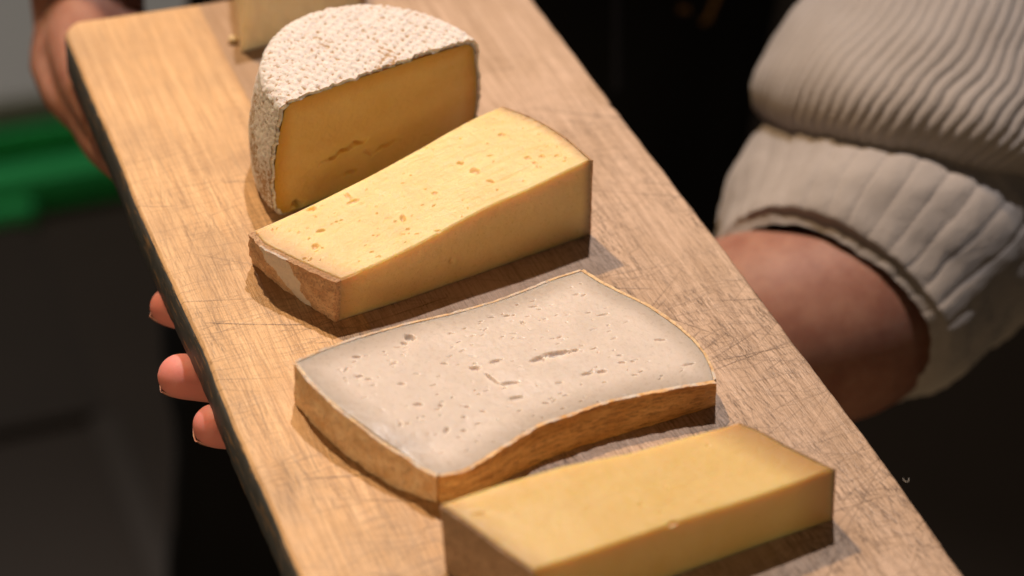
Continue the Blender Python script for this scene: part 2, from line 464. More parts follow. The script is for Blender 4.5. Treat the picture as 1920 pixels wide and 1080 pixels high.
def cheese_block(parent, front, back, left, right, zf, bfront, bback, bleft, bright, nu, nv, nz, mat, name='paste',
                 marks=(), rind=None, rnd=.0012, seed=0, rough=.00012, sidefn=None, relief=None, rindfn=None, chamf=0):
    top = coons(front, back, left, right, nu, nv); bot = coons(bfront, bback, bleft, bright, nu, nv)
    V, F, info, n = slab(top, bot, nz)
    tp = V[:n].copy()
    per = np.concatenate([top[0], top[:, -1][1:], top[-1][::-1][1:], top[:, 0][::-1][1:]])[::3]
    d = seg_dist(tp, per)
    V[:n, 2] -= rnd * .6 * (1 - np.clip(d / rnd, 0, 1)) ** 2
    V[:n, 2] += rough * fbm(tp, 350, 3, seed)
    if chamf: V[:n, 2] -= chamf * .32 * (1 - np.clip(seg_dist(tp, top[0][::3]) / chamf, 0, 1)) ** 1.6
    if relief is not None: V[:n, 2] += relief(tp)
    dz = pits(V, n, marks, seed)
    # sides: small outward unevenness
    cen = V[:n, :2].mean(0); sd = slice(2 * n, None)
    o = V[sd, :2] - cen; o /= np.linalg.norm(o, axis=1)[:, None]
    amp = (rough * 2.2 * fbm(V[sd], 300, 3, seed + 5) + (0 if sidefn is None else sidefn(V[sd], info[sd])))
    V[sd, :2] += o * amp[:, None]
    rd = np.zeros(len(V))
    if rind is not None:
        rd = rind(V, info)
    return link(name, mesh(name, V, F, True, 38, {'rindness': np.clip(rd, 0, 1)}), mat, parent)

# ------------------------------------------------------------------ golden wedge with washed rind
c2 = empty('cheese_wedge', (0.10, -0.19, 0), 'golden cheese wedge with small holes and a white patch on its crusty rind', 'cheese')
ZL, ZR, ZB = .0215, .0385, .037
FL = pz(640, 524, ZL); FR = pz(1107, 299, ZR); BR = pz(940, 199, ZB); BL = pz(477, 432, .0215)
front = [FL, pz(760, 470, .0265), pz(900, 395, .0325), pz(1010, 345, .0360), FR]
back = [BL, pz(560, 395, .0245), pz(700, 325, .030), pz(800, 270, .0335), pz(880, 225, .036), BR]
left = [FL, pz(590, 502, .0212), pz(535, 476, .0212), pz(495, 455, .0212), BL]
right = [FR, pz(1065, 262, .0385), pz(1020, 232, .038), pz(980, 213, .0375), BR]
bFL = pz(637, 601); bFR = pz(1104, 441)
bBL = pz(482, 492); bBR = np.array([BR[0] - .002, BR[1] - .002, 0])
bl = [bFL, pz(590, 572), pz(540, 540), pz(505, 512), bBL]
br = [bFR, bFR * .66 + bBR * .34 + [.003, 0, 0], bFR * .33 + bBR * .67 + [.003, 0, 0], bBR]
bf = [bFL, pz(760, 562), pz(900, 513), pz(1010, 474), bFR]
bb = [bBL, bBL * .5 + bBR * .5, bBR]
mk = []
for (u, v, a, b, an, dp) in ((890, 324, 13, 7, -10, .0012), (862, 312, 9, 5, -20, .001), (920, 340, 9, 4, -25, .0008), (583, 402, 11, 6, 10, .0013),
        (662, 386, 14, 5, 15, .0009), (652, 378, 5, 9, 20, .0008), (755, 410, 7, 8, 0, .0010), (602, 437, 11, 4, 5, .0010), (591, 463, 9, 6, 0, .0010),
        (815, 365, 7, 4, 0, .0007), (765, 427, 5, 3, 0, .0006), (940, 258, 9, 5, 10, .0008), (990, 296, 8, 4, 0, .0006), (1003, 303, 6, 4, 0, .0006),
        (1017, 291, 7, 4, 0, .0006), (1012, 310, 6, 3, 0, .0005), (1045, 288, 6, 3, 10, .0005), (920, 296, 9, 3, 5, .0005), (550, 400, 7, 4, 0, .0006),
        (822, 427, 9, 3, 5, .0006), (712, 473, 5, 3, 0, .0004), (1060, 318, 5, 3, 30, .0005), (700, 440, 4, 2, 0, .0004)):
    mk.append(pxpit(u, v, a * .85, b * .8, an, dp * .7, ZL + (ZR - ZL) * (u - 560) / 480))
for _ in range(90):
    s = RNG.random(); t = RNG.random(); p = FL * (1 - s) * (1 - t) + FR * s * (1 - t) + BL * (1 - s) * t + BR * s * t
    an = RNG.normal(.15, .4); mk.append((p, np.array([math.cos(an), math.sin(an)]), RNG.uniform(.0004, .0012), RNG.uniform(.0003, .0006), RNG.uniform(.0001, .0004)))
def rd2(V, info):
    u = info[:, 0]; return np.maximum((1 - ss(u, 0, .10)) * .7, ss(u, .945, 1) * .9)
def smear2(P):                                        # drag lines left by the knife, running along the cut
    ax = _n((FR - FL)[:2]); a = P[:, :2] @ ax; b = P[:, :2] @ np.array([-ax[1], ax[0]])
    Q = np.stack([a * .18, b, a * 0], -1)
    return .00034 * fbm(Q, 420, 3, 21) * (.4 + .6 * ss(vn(P, 45, 2), -.3, .6))
cheese_block(c2, front, back, left, right, None, bf, bb, bl, br, 420, 200, 40, P_washed, marks=mk, rind=rd2, rnd=.0010, seed=2, relief=smear2,
             sidefn=lambda V, i: -.0011 * np.exp(-((np.hypot(V[:, 0] - pz(848, 492, .012)[0], V[:, 2] - .012) / .0011) ** 2)) * (i[:, 1] == 0))
def rind_strip(parent, e_top, e_bot, out, thick, mat, name='rind', n=200, nz=34, amp=.0006, seed=0, nt=5, lab=None, patchf=None, drop=.0003, extra=.0):
    "thin crust standing against one end of a cheese; out is the outward ground direction"
    et = resample(e_top, n); eb = resample(e_bot, n)
    ot = np.asarray(out, float); ot = ot / np.linalg.norm(ot)
    ov = np.array([ot[0], ot[1], 0])
    j = thick * (1 + .35 * fbm(et, 260, 3, seed))[:, None]
    it = et.copy(); it[:, 2] -= drop; o_t = et + ov * j; o_t[:, 2] -= drop * 2.5
    top = np.stack([it * (1 - k) + o_t * k for k in np.linspace(0, 1, nt)], 0)
    o_b = eb + ov * thick * .8
    bot = np.stack([eb * (1 - k) + o_b * k for k in np.linspace(0, 1, nt)], 0)
    V, F, info, nn_ = slab(top, bot, nz)
    outer = info[:, 1] > .8
    bul = extra * np.sin(np.pi * np.clip(info[:, 2], 0, 1)) * outer
    V[:, :2] += ot[:2] * ((amp * fbm(V, 420, 4, seed + 1) + amp * .8 * np.abs(fbm(V, 130, 2, seed + 4))) * outer + bul)[:, None]
    V[:nn_, 2] += amp * .4 * fbm(V[:nn_], 500, 3, seed + 2)
    pa = np.zeros(len(V)) if patchf is None else patchf(V, info)
    o = link(name, mesh(name, V, F, True, 60, {'patch': pa}), mat, parent)
    if lab: tag(o, lab)
    return o
def patch2(V, info):                                   # a smear of white mould on the rind
    uu = info[:, 0]; w = info[:, 2]
    k = (np.abs(uu - (.66 - .30 * (1 - w))) < (.17 - .08 * (1 - w)) + .05 * fbm(V, 400, 2, 4)) & (info[:, 1] > .7)
    return k * .85
rind_strip(c2, left, bl, (-1, -.22, 0), .0022, R_washed, seed=3, amp=.0008, lab='crusty pinkish tan rind with a white patch', patchf=patch2, extra=.001)
rind_strip(c2, right, br, (1, .05, 0), .0012, R_washed, seed=5, amp=.0003)

# ------------------------------------------------------------------ pale slice with a rind all round
c3 = empty('cheese_slice', (0.10, -0.29, 0), 'flat slice of pale grey cheese with tan rind all round and slits in its top', 'cheese')
z3 = .0142
e_front = [(822, 889), (868, 880), (910, 856), (955, 827), (1006, 796), (1070, 774), (1134, 752), (1207, 736), (1270, 724), (1338, 713)]
e_back = [(556, 679), (600, 660), (640, 645), (700, 626), (770, 607), (850, 589), (930, 566), (1000, 540), (1045, 522), (1090, 508)]
e_left = [(822, 889), (790, 874), (755, 850), (720, 828), (680, 798), (640, 767), (605, 735), (578, 708), (556, 679)]
e_right = [(1338, 713), (1332, 690), (1318, 662), (1300, 640), (1270, 613), (1240, 592), (1215, 575), (1160, 548), (1125, 530), (1090, 508)]
zz = lambda u: .0205 if u < 560 else .0142 + .0062 * max(0, (760 - u) / 200.0) if u < 760 else .0142
P3 = lambda L: [pz(u, v, zz(u)) for u, v in L]
f3, b3, l3, r3 = P3(e_front), P3(e_back), P3(e_left), P3(e_right)
bf3 = [pz(*p) for p in ((822, 938), (868, 926), (914, 911), (960, 887), (1024, 856), (1090, 832), (1162, 810), (1230, 790), (1299, 769), (1338, 757))]
bl3 = [pz(*p) for p in ((822, 938), (785, 926), (749, 912), (703, 886), (664, 858), (625, 826), (598, 800), (575, 775), (556, 752))]
down = lambda L: [np.array([p[0], p[1], 0]) for p in L]
br3 = [bf3[-1]] + down(r3[1:]); bb3 = [bl3[-1]] + down(b3[1:])
mk = []
for (u, v, a, b, an, dp) in ((768, 634, 13, 8, 0, .0016), (757, 646, 8, 5, 0, .001), (1010, 672, 18, 7, 12, .0013), (1045, 662, 32, 7, 9, .0014), (1078, 656, 9, 4, 8, .001), (930, 676, 16, 5, 18, .0009),
        (891, 689, 13, 6, 5, .0012), (922, 708, 22, 4.5, -38, .0012), (955, 717, 22, 5, 8, .0009), (968, 743, 18, 5, 10, .0009), (1100, 699, 16, 4, 10, .0010), (1128, 695, 12, 4, 8, .0010),
        (1166, 678, 10, 3, 5, .0006), (1186, 676, 6, 3, 0, .0006), (1238, 637, 15, 3, 0, .0006), (668, 681, 12, 4, 10, .0008), (833, 683, 9, 4, 0, .0007), (783, 764, 13, 5, 5, .0009),
        (826, 763, 6, 5, 40, .0009), (752, 727, 11, 4, 5, .0007), (672, 718, 12, 4, 10, .0008), (690, 722, 8, 3, 10, .0007), (648, 708, 9, 3, 50, .0006), (837, 808, 8, 6, 60, .0009), (870, 806, 7, 4, 20, .0007),
        (875, 763, 8, 3, 0, .0006), (905, 770, 6, 3, 0, .0006), (870, 782, 7, 3, 0, .0006), (1024, 754, 9, 3, 0, .0006), (950, 592, 10, 3, 5, .0006), (980, 605, 6, 5, 0, .0006), (1130, 590, 14, 2.5, 10, .0005),
        (1000, 575, 10, 2.5, 5, .0005), (1080, 552, 9, 3, 10, .0005), (1290, 683, 14, 3, 10, .0006), (1190, 702, 9, 3, 5, .0005), (1050, 716, 9, 3, 5, .0005), (750, 805, 6, 4, 60, .0006), (1060, 740, 7, 3, 0, .0005)):
    mk.append(pxpit(u, v, a * .9, b * .8, an, dp * .8, z3))
for _ in range(170):
    s, t = RNG.uniform(.05, .96), RNG.uniform(.08, .93); c = f3[0] * (1 - s) * (1 - t) + f3[-1] * s * (1 - t) + b3[0] * (1 - s) * t + b3[-1] * s * t
    an = RNG.normal(.10, .16); l = RNG.uniform(.0004, .0018); mk.append((c, np.array([math.cos(an), math.sin(an)]), l, min(l, RNG.uniform(.00028, .0005)), RNG.uniform(.0001, .00045)))
def rd3(V, info):
    per = np.concatenate([resample(f3, 40), resample(r3, 40)[1:], resample(b3, 40)[::-1][1:], resample(l3, 40)[::-1][1:]])
    d = seg_dist(V, per); return (1 - ss(d + .0015 * fbm(V, 70, 2, 6), .0, .012)) * .62
def belly3(P): return .0010 * np.exp(-(((P[:, 0] - .045) / .02) ** 2 + ((P[:, 1] + .30) / .015) ** 2)) + .0003 * fbm(P, 60, 2, 3)
cheese_block(c3, f3, b3, l3, r3, None, bf3, bb3, bl3, br3, 560, 300, 14, P_goat, marks=mk, rind=rd3, rnd=.0003, seed=9, relief=belly3, rough=.00009)
topcream = lambda V, i: (i[:, 2] > .999) * np.clip(.45 + .8 * fbm(V, 300, 2, 3), 0, 1)
def shift(L, v): return [np.asarray(p) + np.array(v) for p in L]
rind_strip(c3, f3, bf3, (.12, -1, 0), .0015, R_goat, seed=31, n=400, nz=20, amp=.0005, lab='orange brown rind along the near edge', drop=-.0001, patchf=topcream)
rind_strip(c3, l3, bl3, (-1, -.75, 0), .0015, R_goat_side, seed=33, n=260, nz=20, amp=.0006, lab='mottled tan rind on the left end', drop=-.0001, patchf=topcream)
rind_strip(c3, r3, br3, (1, .35, 0), .0011, R_goat_side, seed=35, n=260, nz=8, amp=.0005, drop=-.0001, patchf=lambda V, i: ss(fbm(V, 260, 3, 3), .25, .4) * .9)
rind_strip(c3, b3, bb3, (-.1, 1, 0), .0008, R_goat_side, seed=37, n=300, nz=8, amp=.0004, drop=-.0001, patchf=topcream)

# ------------------------------------------------------------------ yellow wedge nearest the camera
c4 = empty('cheese_wedge', (0.11, -0.37, 0), 'smooth yellow cheese wedge with thin dark brown rind, nearest the camera', 'cheese')
fL = pz(1002, 1069, .0285); fR = pz(1564, 879, .0255); bR = pz(1385, 792, .0255); bL = pz(828, 944, .030)
front = [fL, pz(1140, 1023, .0278), pz(1267, 979, .0268), pz(1400, 937, .026), pz(1500, 903, .0256), fR]
back = [bL, pz(940, 906, .029), pz(1060, 872, .0278), pz(1180, 848, .0265), pz(1300, 815, .0258), bR]
left = [fL, pz(940, 1025, .029), pz(880, 980, .0297), bL]
right = [fR, pz(1520, 858, .0255), pz(1470, 833, .0255), pz(1425, 808, .0255), bR]
bfL = np.array([fL[0] - .001, fL[1] + .000, 0]) ; bfR = pz(1559, 976); bbL = pz(838, 1066); bbR = down([bR])[0]
bf = [bfL, bfL * .6 + bfR * .4 + [0, -.0005, 0], bfR]
bf = [bfL, pz(1267, 1079), pz(1420, 1024), bfR]
bb = [bbL, bbL * .5 + bbR * .5, bbR]; bl = [bfL, bfL * .5 + bbL * .5 - [.001, 0, 0], bbL]; br = [bfR, bfR * .5 + bbR * .5, bbR]
mk = [pxpit(u, v, a, b, an, dp, .027) for (u, v, a, b, an, dp) in ((1262, 978, 10, 4, 20, .0009), (1203, 946, 5, 3, 0, .0003), (1328, 831, 4, 3, 0, .0003), (1250, 912, 4, 3, 0, .0003), (1240, 960, 5, 3, 0, .0004), (900, 973, 18, 3, 0, .0003))]
for _ in range(40):
    s, t = RNG.random(2); c = fL * (1 - s) * (1 - t) + fR * s * (1 - t) + bL * (1 - s) * t + bR * s * t
    mk.append((c, np.array([1., 0]), .0005, .0004, RNG.uniform(.00005, .0002)))
def rd4(V, info):
    u = info[:, 0]; return np.maximum((1 - ss(u, 0, .09)) * .55, ss(u, .82, 1) * .95)
cheese_block(c4, front, back, left, right, None, bf, bb, bl, br, 360, 160, 30, P_hard, marks=mk, rind=rd4, rnd=.0012, seed=19, rough=.00005, relief=lambda P: .0002 * fbm(P, 50, 2, 3) + .5 * smear2(P))
rind_strip(c4, left, bl, (-1, -.6, 0), .0009, R_hard, seed=43, amp=.00025, n=160)
rind_strip(c4, right, br, (1, .1, 0), .0009, R_hard, seed=45, amp=.0003, n=160)

# ------------------------------------------------------------------ half wheel with white mould rind
wh = empty('cheese_half_wheel', (0.10, -0.13, 0), 'half wheel of amber cheese with a white mouldy rind, cut face towards the camera', 'cheese')
A_ = pz(522, 190, .058); B_ = pz(897, 66, .058)
Cc = (A_ + B_) / 2; Cc[2] = 0; Rr = np.linalg.norm((B_ - A_)[:2]) / 2
ex = _n((B_ - A_) * [1, 1, 0]); ey = np.array([-ex[1], ex[0], 0]); ez = np.array([0, 0, 1.])
Hh = .0585
def wheel_profile(n_top, n_cor, n_side, inset=0.0, top_in=0.0):
    "(r, z) from the middle of the top over the shoulder down to the foot"
    R0 = Rr - inset; H0 = Hh - top_in; c = .006; P = []
    for t in np.linspace(0, 1, n_top, endpoint=False): P.append((t * (R0 - c), H0 - .0008 * t * t))
    for t in np.linspace(0, 1, n_cor, endpoint=False): a = t * math.pi / 2; P.append((R0 - c + c * math.sin(a), H0 - .0008 - c + c * math.cos(a)))
    zt = H0 - .0008 - c; zb = .004
    for t in np.linspace(0, 1, n_side, endpoint=False):
        z = zt + (zb - zt) * t; P.append((R0 + .0030 * math.sin(math.pi * t * .9) + .0012 * t, z))
    for t in np.linspace(0, 1, 8): a = t * math.pi / 2; P.append((R0 + .0005 - .004 + .004 * math.cos(a), max(.0003 + inset * .3, zb - .0037 * math.sin(a))))
    return np.array(P)
pr = wheel_profile(170, 24, 130)
nth = 420
th = np.linspace(0, math.pi, nth)
def wheel_points(pr, th, dispf=None):
    r, z = pr[:, 0], pr[:, 1]
    Rg = r[None, :]; Zg = np.repeat(z[None, :], len(th), 0); c, s = np.cos(th)[:, None], np.sin(th)[:, None]
    # outline a little squashed at the back
    P = Cc + ex * (Rg * c)[..., None] + ey * (Rg * s * 1.06)[..., None] + ez * Zg[..., None]
    return P
Po = wheel_points(pr, th)
tr = np.gradient(pr, axis=0); nr2 = np.c_[-tr[:, 1], tr[:, 0]]; nr2 /= np.linalg.norm(nr2, axis=1)[:, None]
nr2 *= -1 if nr2[10, 1] < 0 else 1
Nn = ex * (nr2[None, :, 0] * np.cos(th)[:, None])[..., None] + ey * (nr2[None, :, 0] * np.sin(th)[:, None])[..., None] + ez * np.repeat(nr2[None, :, 1:2], nth, 0)
loc = np.stack([(Po - Cc) @ ex, (Po - Cc) @ ey, Po[..., 2]], -1)
# cloth imprint in rows, lumps and pits of mould
rot = math.radians(28); lx_ = loc[..., 0] * math.cos(rot) + loc[..., 1] * math.sin(rot); ly_ = -loc[..., 0] * math.sin(rot) + loc[..., 1] * math.cos(rot)
topw = ss(loc[..., 2], Hh - .006, Hh - .002)
weave = (np.cos(lx_ * 2 * math.pi / .0034 + 1.5 * vn(loc, 60, 2)) * .6 + .5 * np.cos(ly_ * 2 * math.pi / .0040 + 2 * vn(loc, 60, 4))) * topw
lump = fbm(loc, 950, 4, 12); big = fbm(loc, 110, 3, 15)
hgt_ = .00032 * weave + .00042 * lump + .0007 * big
Po2 = Po + Nn * hgt_[..., None]
# the rim at the cut wanders a little
edge_o = (.0020 * fbm(np.stack([loc[0][:, 0], loc[0][:, 2], loc[0][:, 0] * 0], -1), 300, 4, 3))
edge_p = (.0020 * fbm(np.stack([loc[-1][:, 0], loc[-1][:, 2], loc[-1][:, 0] * 0], -1), 300, 4, 5))
pi_ = wheel_profile(170, 24, 130, .0020, .0017); Pi = wheel_points(pi_, th)
for q in range(3):
    w_ = 1 - q / 3
    for A in (Po2, Pi):
        A[q] -= ey * ((.0004 + edge_o) * w_)[:, None]; A[-1 - q] -= ey * ((.0004 + edge_p) * w_)[:, None]
npf = len(pr); nV = nth * npf
Vr = np.concatenate([Po2.reshape(-1, 3), Pi.reshape(-1, 3)])
Fo = grid_faces(nth, npf); Fi = grid_faces(nth, npf, off=nV)[:, ::-1]
j = np.arange(npf - 1); e0 = np.stack([j, j + 1, nV + j + 1, nV + j], -1); o1 = (nth - 1) * npf
e1 = np.stack([o1 + j + 1, o1 + j, nV + o1 + j, nV + o1 + j + 1], -1)
mould = np.clip(ss(weave * .34 + lump * 1.1 + big * .30 + .44 - .45 * ss(fbm(loc, 55, 2, 33), .1, .6), -.30, .24) , 0, 1)
mould = mould.reshape(-1); R_wheel = Mat('white_mould_rind', .85, .25); rw = R_wheel
fine = rw.noise(1500, 4, .7)
mo = rw.math('ADD', rw.attr('mould'), rw.math('MULTIPLY', rw.math('SUBTRACT', rw.noise(1000, 4, .75), .52), 3.2), clamp=True)
rw.set('Base Color', rw.mix(rw.ramp(mo, [(.1, 0.0), (.75, 1.0)]), (.44, .29, .17), rw.mix(rw.noise(200, 3), (.84, .82, .84), (.72, .68, .68))))
rw.bump(rw.math('ADD', mo, fine), .55, .0006); rw.sss(.3, (1, .6, .4), .002)
link('rind', mesh('rind', Vr, np.concatenate([Fo[:, ::-1], Fi[:, ::-1], e0[:, ::-1], e1[:, ::-1]]), True, None, {'mould': np.r_[mould, mould * 0 + 1]}), R_wheel.m, wh)
# paste: the solid half disc inside the rind, its cut face a fine grid
pin = wheel_profile(30, 10, 40, .0019, .0016)
nu, nw = 420, 210
uu = np.linspace(-1, 1, nu)
rr_ = pin[:, 0]; zz_ = pin[:, 1]
side = pin[30:]                                     # shoulder and side
zlev = np.linspace(0, 1, nw)
zbot, ztop = .0006, Hh - .0016
G = np.zeros((nw, nu, 3)); LX = np.zeros((nw, nu)); LZ = np.zeros((nw, nu))
so = np.argsort(side[:, 1]); 
for i_, w_ in enumerate(zlev):
    z = zbot + (ztop - .0009 - zbot) * w_
    rmax = np.interp(z, side[so][:, 1], side[so][:, 0])
    LX[i_] = uu * rmax; LZ[i_] = z + .0008 * (1 - uu ** 2) * w_
loc2 = np.stack([LX, LX * 0, LZ], -1)
dy = .0005 * fbm(loc2, (60, 1, 90), 3, 2) + .00022 * fbm(loc2, 500, 3, 8)
def slit(px, py, L, wd, ang, dep):
    # slit positions on the cut face from the photograph: intersect the view ray with the cut plane
    r = ray(px, py); s = ((Cc - CP) @ ey) / (r @ ey); p = CP + r * s; x0 = (p - Cc) @ ex; z0 = p[2]
    a = math.radians(ang); dx = LX - x0; dz = LZ - z0
    p1 = dx * math.cos(a) + dz * math.sin(a); p2 = -dx * math.sin(a) + dz * math.cos(a) + .0006 * np.sin(p1 * 900)
    return dep * (1 - ss(np.sqrt((p1 / L) ** 2 + (p2 / wd) ** 2) * (1 + .3 * fbm(loc2, 900, 2, 4)), .3, 1.1))
gap = slit(645, 280, .0105, .0011, 16, .004); gap = np.maximum(gap, slit(672, 268, .006, .0009, 12, .003)); gap = np.maximum(gap, slit(722, 272, .008, .0012, 8, .0016))
gap = np.maximum(gap, slit(690, 285, .0035, .0016, -20, .0012)); gap = np.maximum(gap, slit(556, 381, .0035, .0022, 0, .004)); gap = np.maximum(gap, slit(655, 322, .004, .0012, 10, .0018))
gap = np.maximum(gap, slit(800, 250, .005, .0007, 10, .0006)); gap = np.maximum(gap, slit(610, 300, .006, .0006, 15, .0006))
dy = dy - gap
face = Cc + ex * LX[..., None] + ez * LZ[..., None] - ey * (.0006 + dy)[..., None]
rimd = np.minimum((1 - np.abs(uu))[None, :] * Rr, (LZ.max(0)[None, :] - LZ))
rnd_face = (1 - ss(rimd + .0012 * fbm(loc2, 120, 2, 7), 0, .009)) * .9
nb = 40; tb = np.linspace(0, math.pi, nb)
Vf = face.reshape(-1, 3); Ff = grid_faces(nw, nu)
# back shell behind the face, hugging the rind's inside
zi = np.linspace(0, 1, 30); B = np.zeros((30, nb, 3))
for i_, w_ in enumerate(zi):
    z = zbot + (ztop - .0009 - zbot) * w_; rmax = np.interp(z, side[so][:, 1], side[so][:, 0])
    B[i_] = Cc + ex * (-np.cos(tb) * rmax)[:, None] + ey * (np.sin(tb) * rmax * 1.04 - .0006 * 0)[:, None] + ez * z
nF = len(Vf); Vf = np.concatenate([Vf, B.reshape(-1, 3)])
Fb = grid_faces(30, nb, off=nF)[:, ::-1]
top_cap = tuple([nF + 29 * nb + i for i in range(nb)]); bot_cap = tuple([nF + i for i in range(nb)])
Fl = [tuple(f) for f in Ff.tolist()] + [tuple(f) for f in Fb.tolist()] + [top_cap[::-1], bot_cap]
link('paste', mesh('paste', Vf, Fl, True, 40, {'rindness': np.r_[np.clip(rnd_face, 0, 1).ravel(), np.ones(30 * nb) * .5]}), P_wheel, wh)

# ------------------------------------------------------------------ pale wedge at the far end
c5 = empty('cheese_wedge', (0.11, -0.02, 0), 'pale straw wedge at the far end of the board, behind the half wheel', 'cheese')
q0 = pz(450, 100); q0b = pz(500, 118)
dirc = _n((pz(640, 0, .04) - pz(447, 0, .04)) * [1, 1, 0])
fl_b = pz(452, 98); fr_b = fl_b + np.array([.062, .012, 0]); bl_b = fl_b + np.array([.012, .050, 0]); br_b = fr_b + np.array([-.004, .045, 0])
hh5 = .046; up5 = np.array([0, 0, hh5])
fl5 = [fl_b, fl_b * .5 + fr_b * .5 - [0, .001, 0], fr_b]; bk5 = [bl_b, br_b]
fn = lambda L: [p + up5 + np.array([0.002, .004, 0]) for p in L]
cheese_block(c5, fn(fl5), fn(bk5), fn([fl_b, bl_b]), fn([fr_b, br_b]), None, fl5, bk5, [fl_b, bl_b], [fr_b, br_b], 120, 70, 60, P_back, seed=51, rough=.0004,
             rind=lambda V, i: np.maximum((1 - ss(i[:, 0], 0, .05)) * .6, ss(i[:, 0], .9, 1)))
rind_strip(c5, fn([fr_b, br_b]), [fr_b, br_b], (1, 0, 0), .002, R_washed, seed=57, amp=.0006, n=80)

# crumbs lying on the board
M_crumb = Mat('crumb', .6, .4, (.62, .50, .30)).m; M_crumb2 = Mat('pale_crumb', .6, .4, (.70, .66, .60)).m
def blob(c, r, seed, n=10):
    V = []; 
    for i in range(n):
        a = math.pi * (i + .5) / n
        for j in range(n): b = 2 * math.pi * j / n; V.append((math.sin(a) * math.cos(b), math.sin(a) * math.sin(b), math.cos(a)))
    V = np.array(V); k = 1 + .45 * fbm(V + seed * 3.1, 1.6, 2, seed); V = V * k[:, None] * r * [1, .8, .6]
    V[:, 2] += -V[:, 2].min(); V = V + c
    F = [tuple(f) for f in grid_faces(n, n, True).tolist()] + [tuple(range(n))[::-1], tuple(range((n - 1) * n, n * n))]
    return V, F
for k_, (u, v, r, lab, mm) in enumerate(((541, 398, .0010, 'tiny cheese crumb beside the left foot of the half wheel', M_crumb),
        (436, 79, .0026, 'yellow cheese crumb beside the far pale wedge', M_crumb),
        )):
    V, F = blob(pz(u, v, .0002), r, k_)
    tag(link('cheese_crumb', mesh('crumb', V, F), mm), lab, 'crumb')
# a white fibre caught on the right edge
V, F = loft([pz(1693, 897, .0003), pz(1698, 903, .0008), pz(1703, 903, .001), pz(1704, 897, .0015)], [.00011] * 4, 8, 20)
tag(link('fibre', mesh('fibre', V, F), Mat('fibre', .6, .3, (.35, .34, .33)).m), 'curled white fibre caught on the right edge of the board', 'fibre')

# ------------------------------------------------------------------ person holding the board
person = empty('person', (0.34, 0.30, -1.05), 'person in a white knit sweater and black apron holding the cheese board', 'person')
M_skin = Mat('skin', .55, .35); sk = M_skin
sc_ = sk.mix(sk.ramp(sk.noise(70, 6, .7), [(.38, 0.0), (.62, 1.0)]), (.38, .195, .145), (.30, .135, .10))
sk.set('Base Color', sk.mix(sk.attr('blush'), sc_, (.74, .27, .25)))
sk.bump(sk.noise(1300, 3, .6), .25, .0003); sk.sss(.5, (1, .35, .2), .006)
M_nail = Mat('nail', .35, .5, (.56, .27, .22)).m

def limb(pts, rad, **k): return loft(pts, rad, 20, max(14, 8 * len(pts)), **k)
# left hand, palm up under the board, fingers towards -x (seen beyond the board's left edge)
tips = [(pz(376, 804, -.028), .0094, .074), (pz(311, 711, -.028), .0098, .081), (pz(294, 580, -.028), .0088, .076), (np.array([.018, -.150, -.030]), .0075, .060)]
wristL = np.array([.175, -.228, -.058])
parts = []; nails = []
knk = [np.array([.083, -.252, -.040]), np.array([.086, -.230, -.038]), np.array([.088, -.209, -.039]), np.array([.092, -.190, -.042])]
for (tip, r, L), kk in zip(tips, knk):
    tip = tip.copy(); tip[0] += r * .6
    d = tip - kk
    p1 = kk + d * .30 + [0, 0, -.004]; p2 = kk + d * .62 + [0, 0, -.0045]; p3 = kk + d * .85 + [0, 0, -.0015]
    parts.append(limb([kk + [.02, 0, -.004], kk, p1, p2, p3, tip], [r * 1.1, r * 1.15, r * 1.02, r * .98, r * .98, r * .93]))
    nails.append((tip, _n(tip - p3), r))
parts.append(limb([[.175, -.230, -.058], [.14, -.226, -.052], [.10, -.222, -.046], [.082, -.222, -.044]], [(.030, .020), (.040, .019), (.041, .015), (.036, .011)]))
parts.append(limb([[.165, -.245, -.058], [.14, -.268, -.052], [.115, -.285, -.044], [.088, -.292, -.036], [.068, -.292, -.032]], [.017, .017, .013, .0105, .0098]))   # thumb
fore = [pd(1880, 250, 1.09), pd(1720, 380, 1.005), pd(1560, 590, .950), pd(1440, 622, .945), pd(1320, 640, .952), wristL, [.15, -.228, -.054]]
parts.append(loft(fore, [.048, .051, .0515, .0500, .046, (.031, .024), (.033, .020)], 64, 70))
V1, F1 = remeshed(*join(parts), .0016, 6)
# right hand gripping the far left corner from below
partsR = []
wristR = np.array([.030, .085, -.062])
partsR.append(limb([wristR, [.028, .055, -.056], [.030, .020, -.050], [.034, -.010, -.048]], [(.029, .021), (.036, .021), (.040, .019), (.036, .014)]))
for i_, (x, tipx, L) in enumerate(((.006, .012, .066), (.024, .030, .074), (.044, .050, .070), (.060, .070, .056))):
    partsR.append(limb([[x, 0, -.046], [x + (tipx - x) * .3, -.018 - L * .2, -.045], [x + (tipx - x) * .7, -.018 - L * .6, -.037], [tipx, -.016 - L, -.030]], [.0105, .0100, .0092, .0085]))
partsR.append(limb([[.012, .050, -.055], pz(172, 20, -.045), pz(150, 85, -.040), pz(166, 160, -.036), pz(196, 222, -.033)], [.020, .021, .0165, .0135, .011]))
elbR = np.array([.07, .19, .25])
partsR.append(limb([[.028, .05, -.06], wristR, [.036, .115, .0], [.05, .15, .12], elbR], [(.030, .022), (.028, .024), .030, .038, .042]))
V2, F2 = remeshed(*join(partsR), .0020, 6)
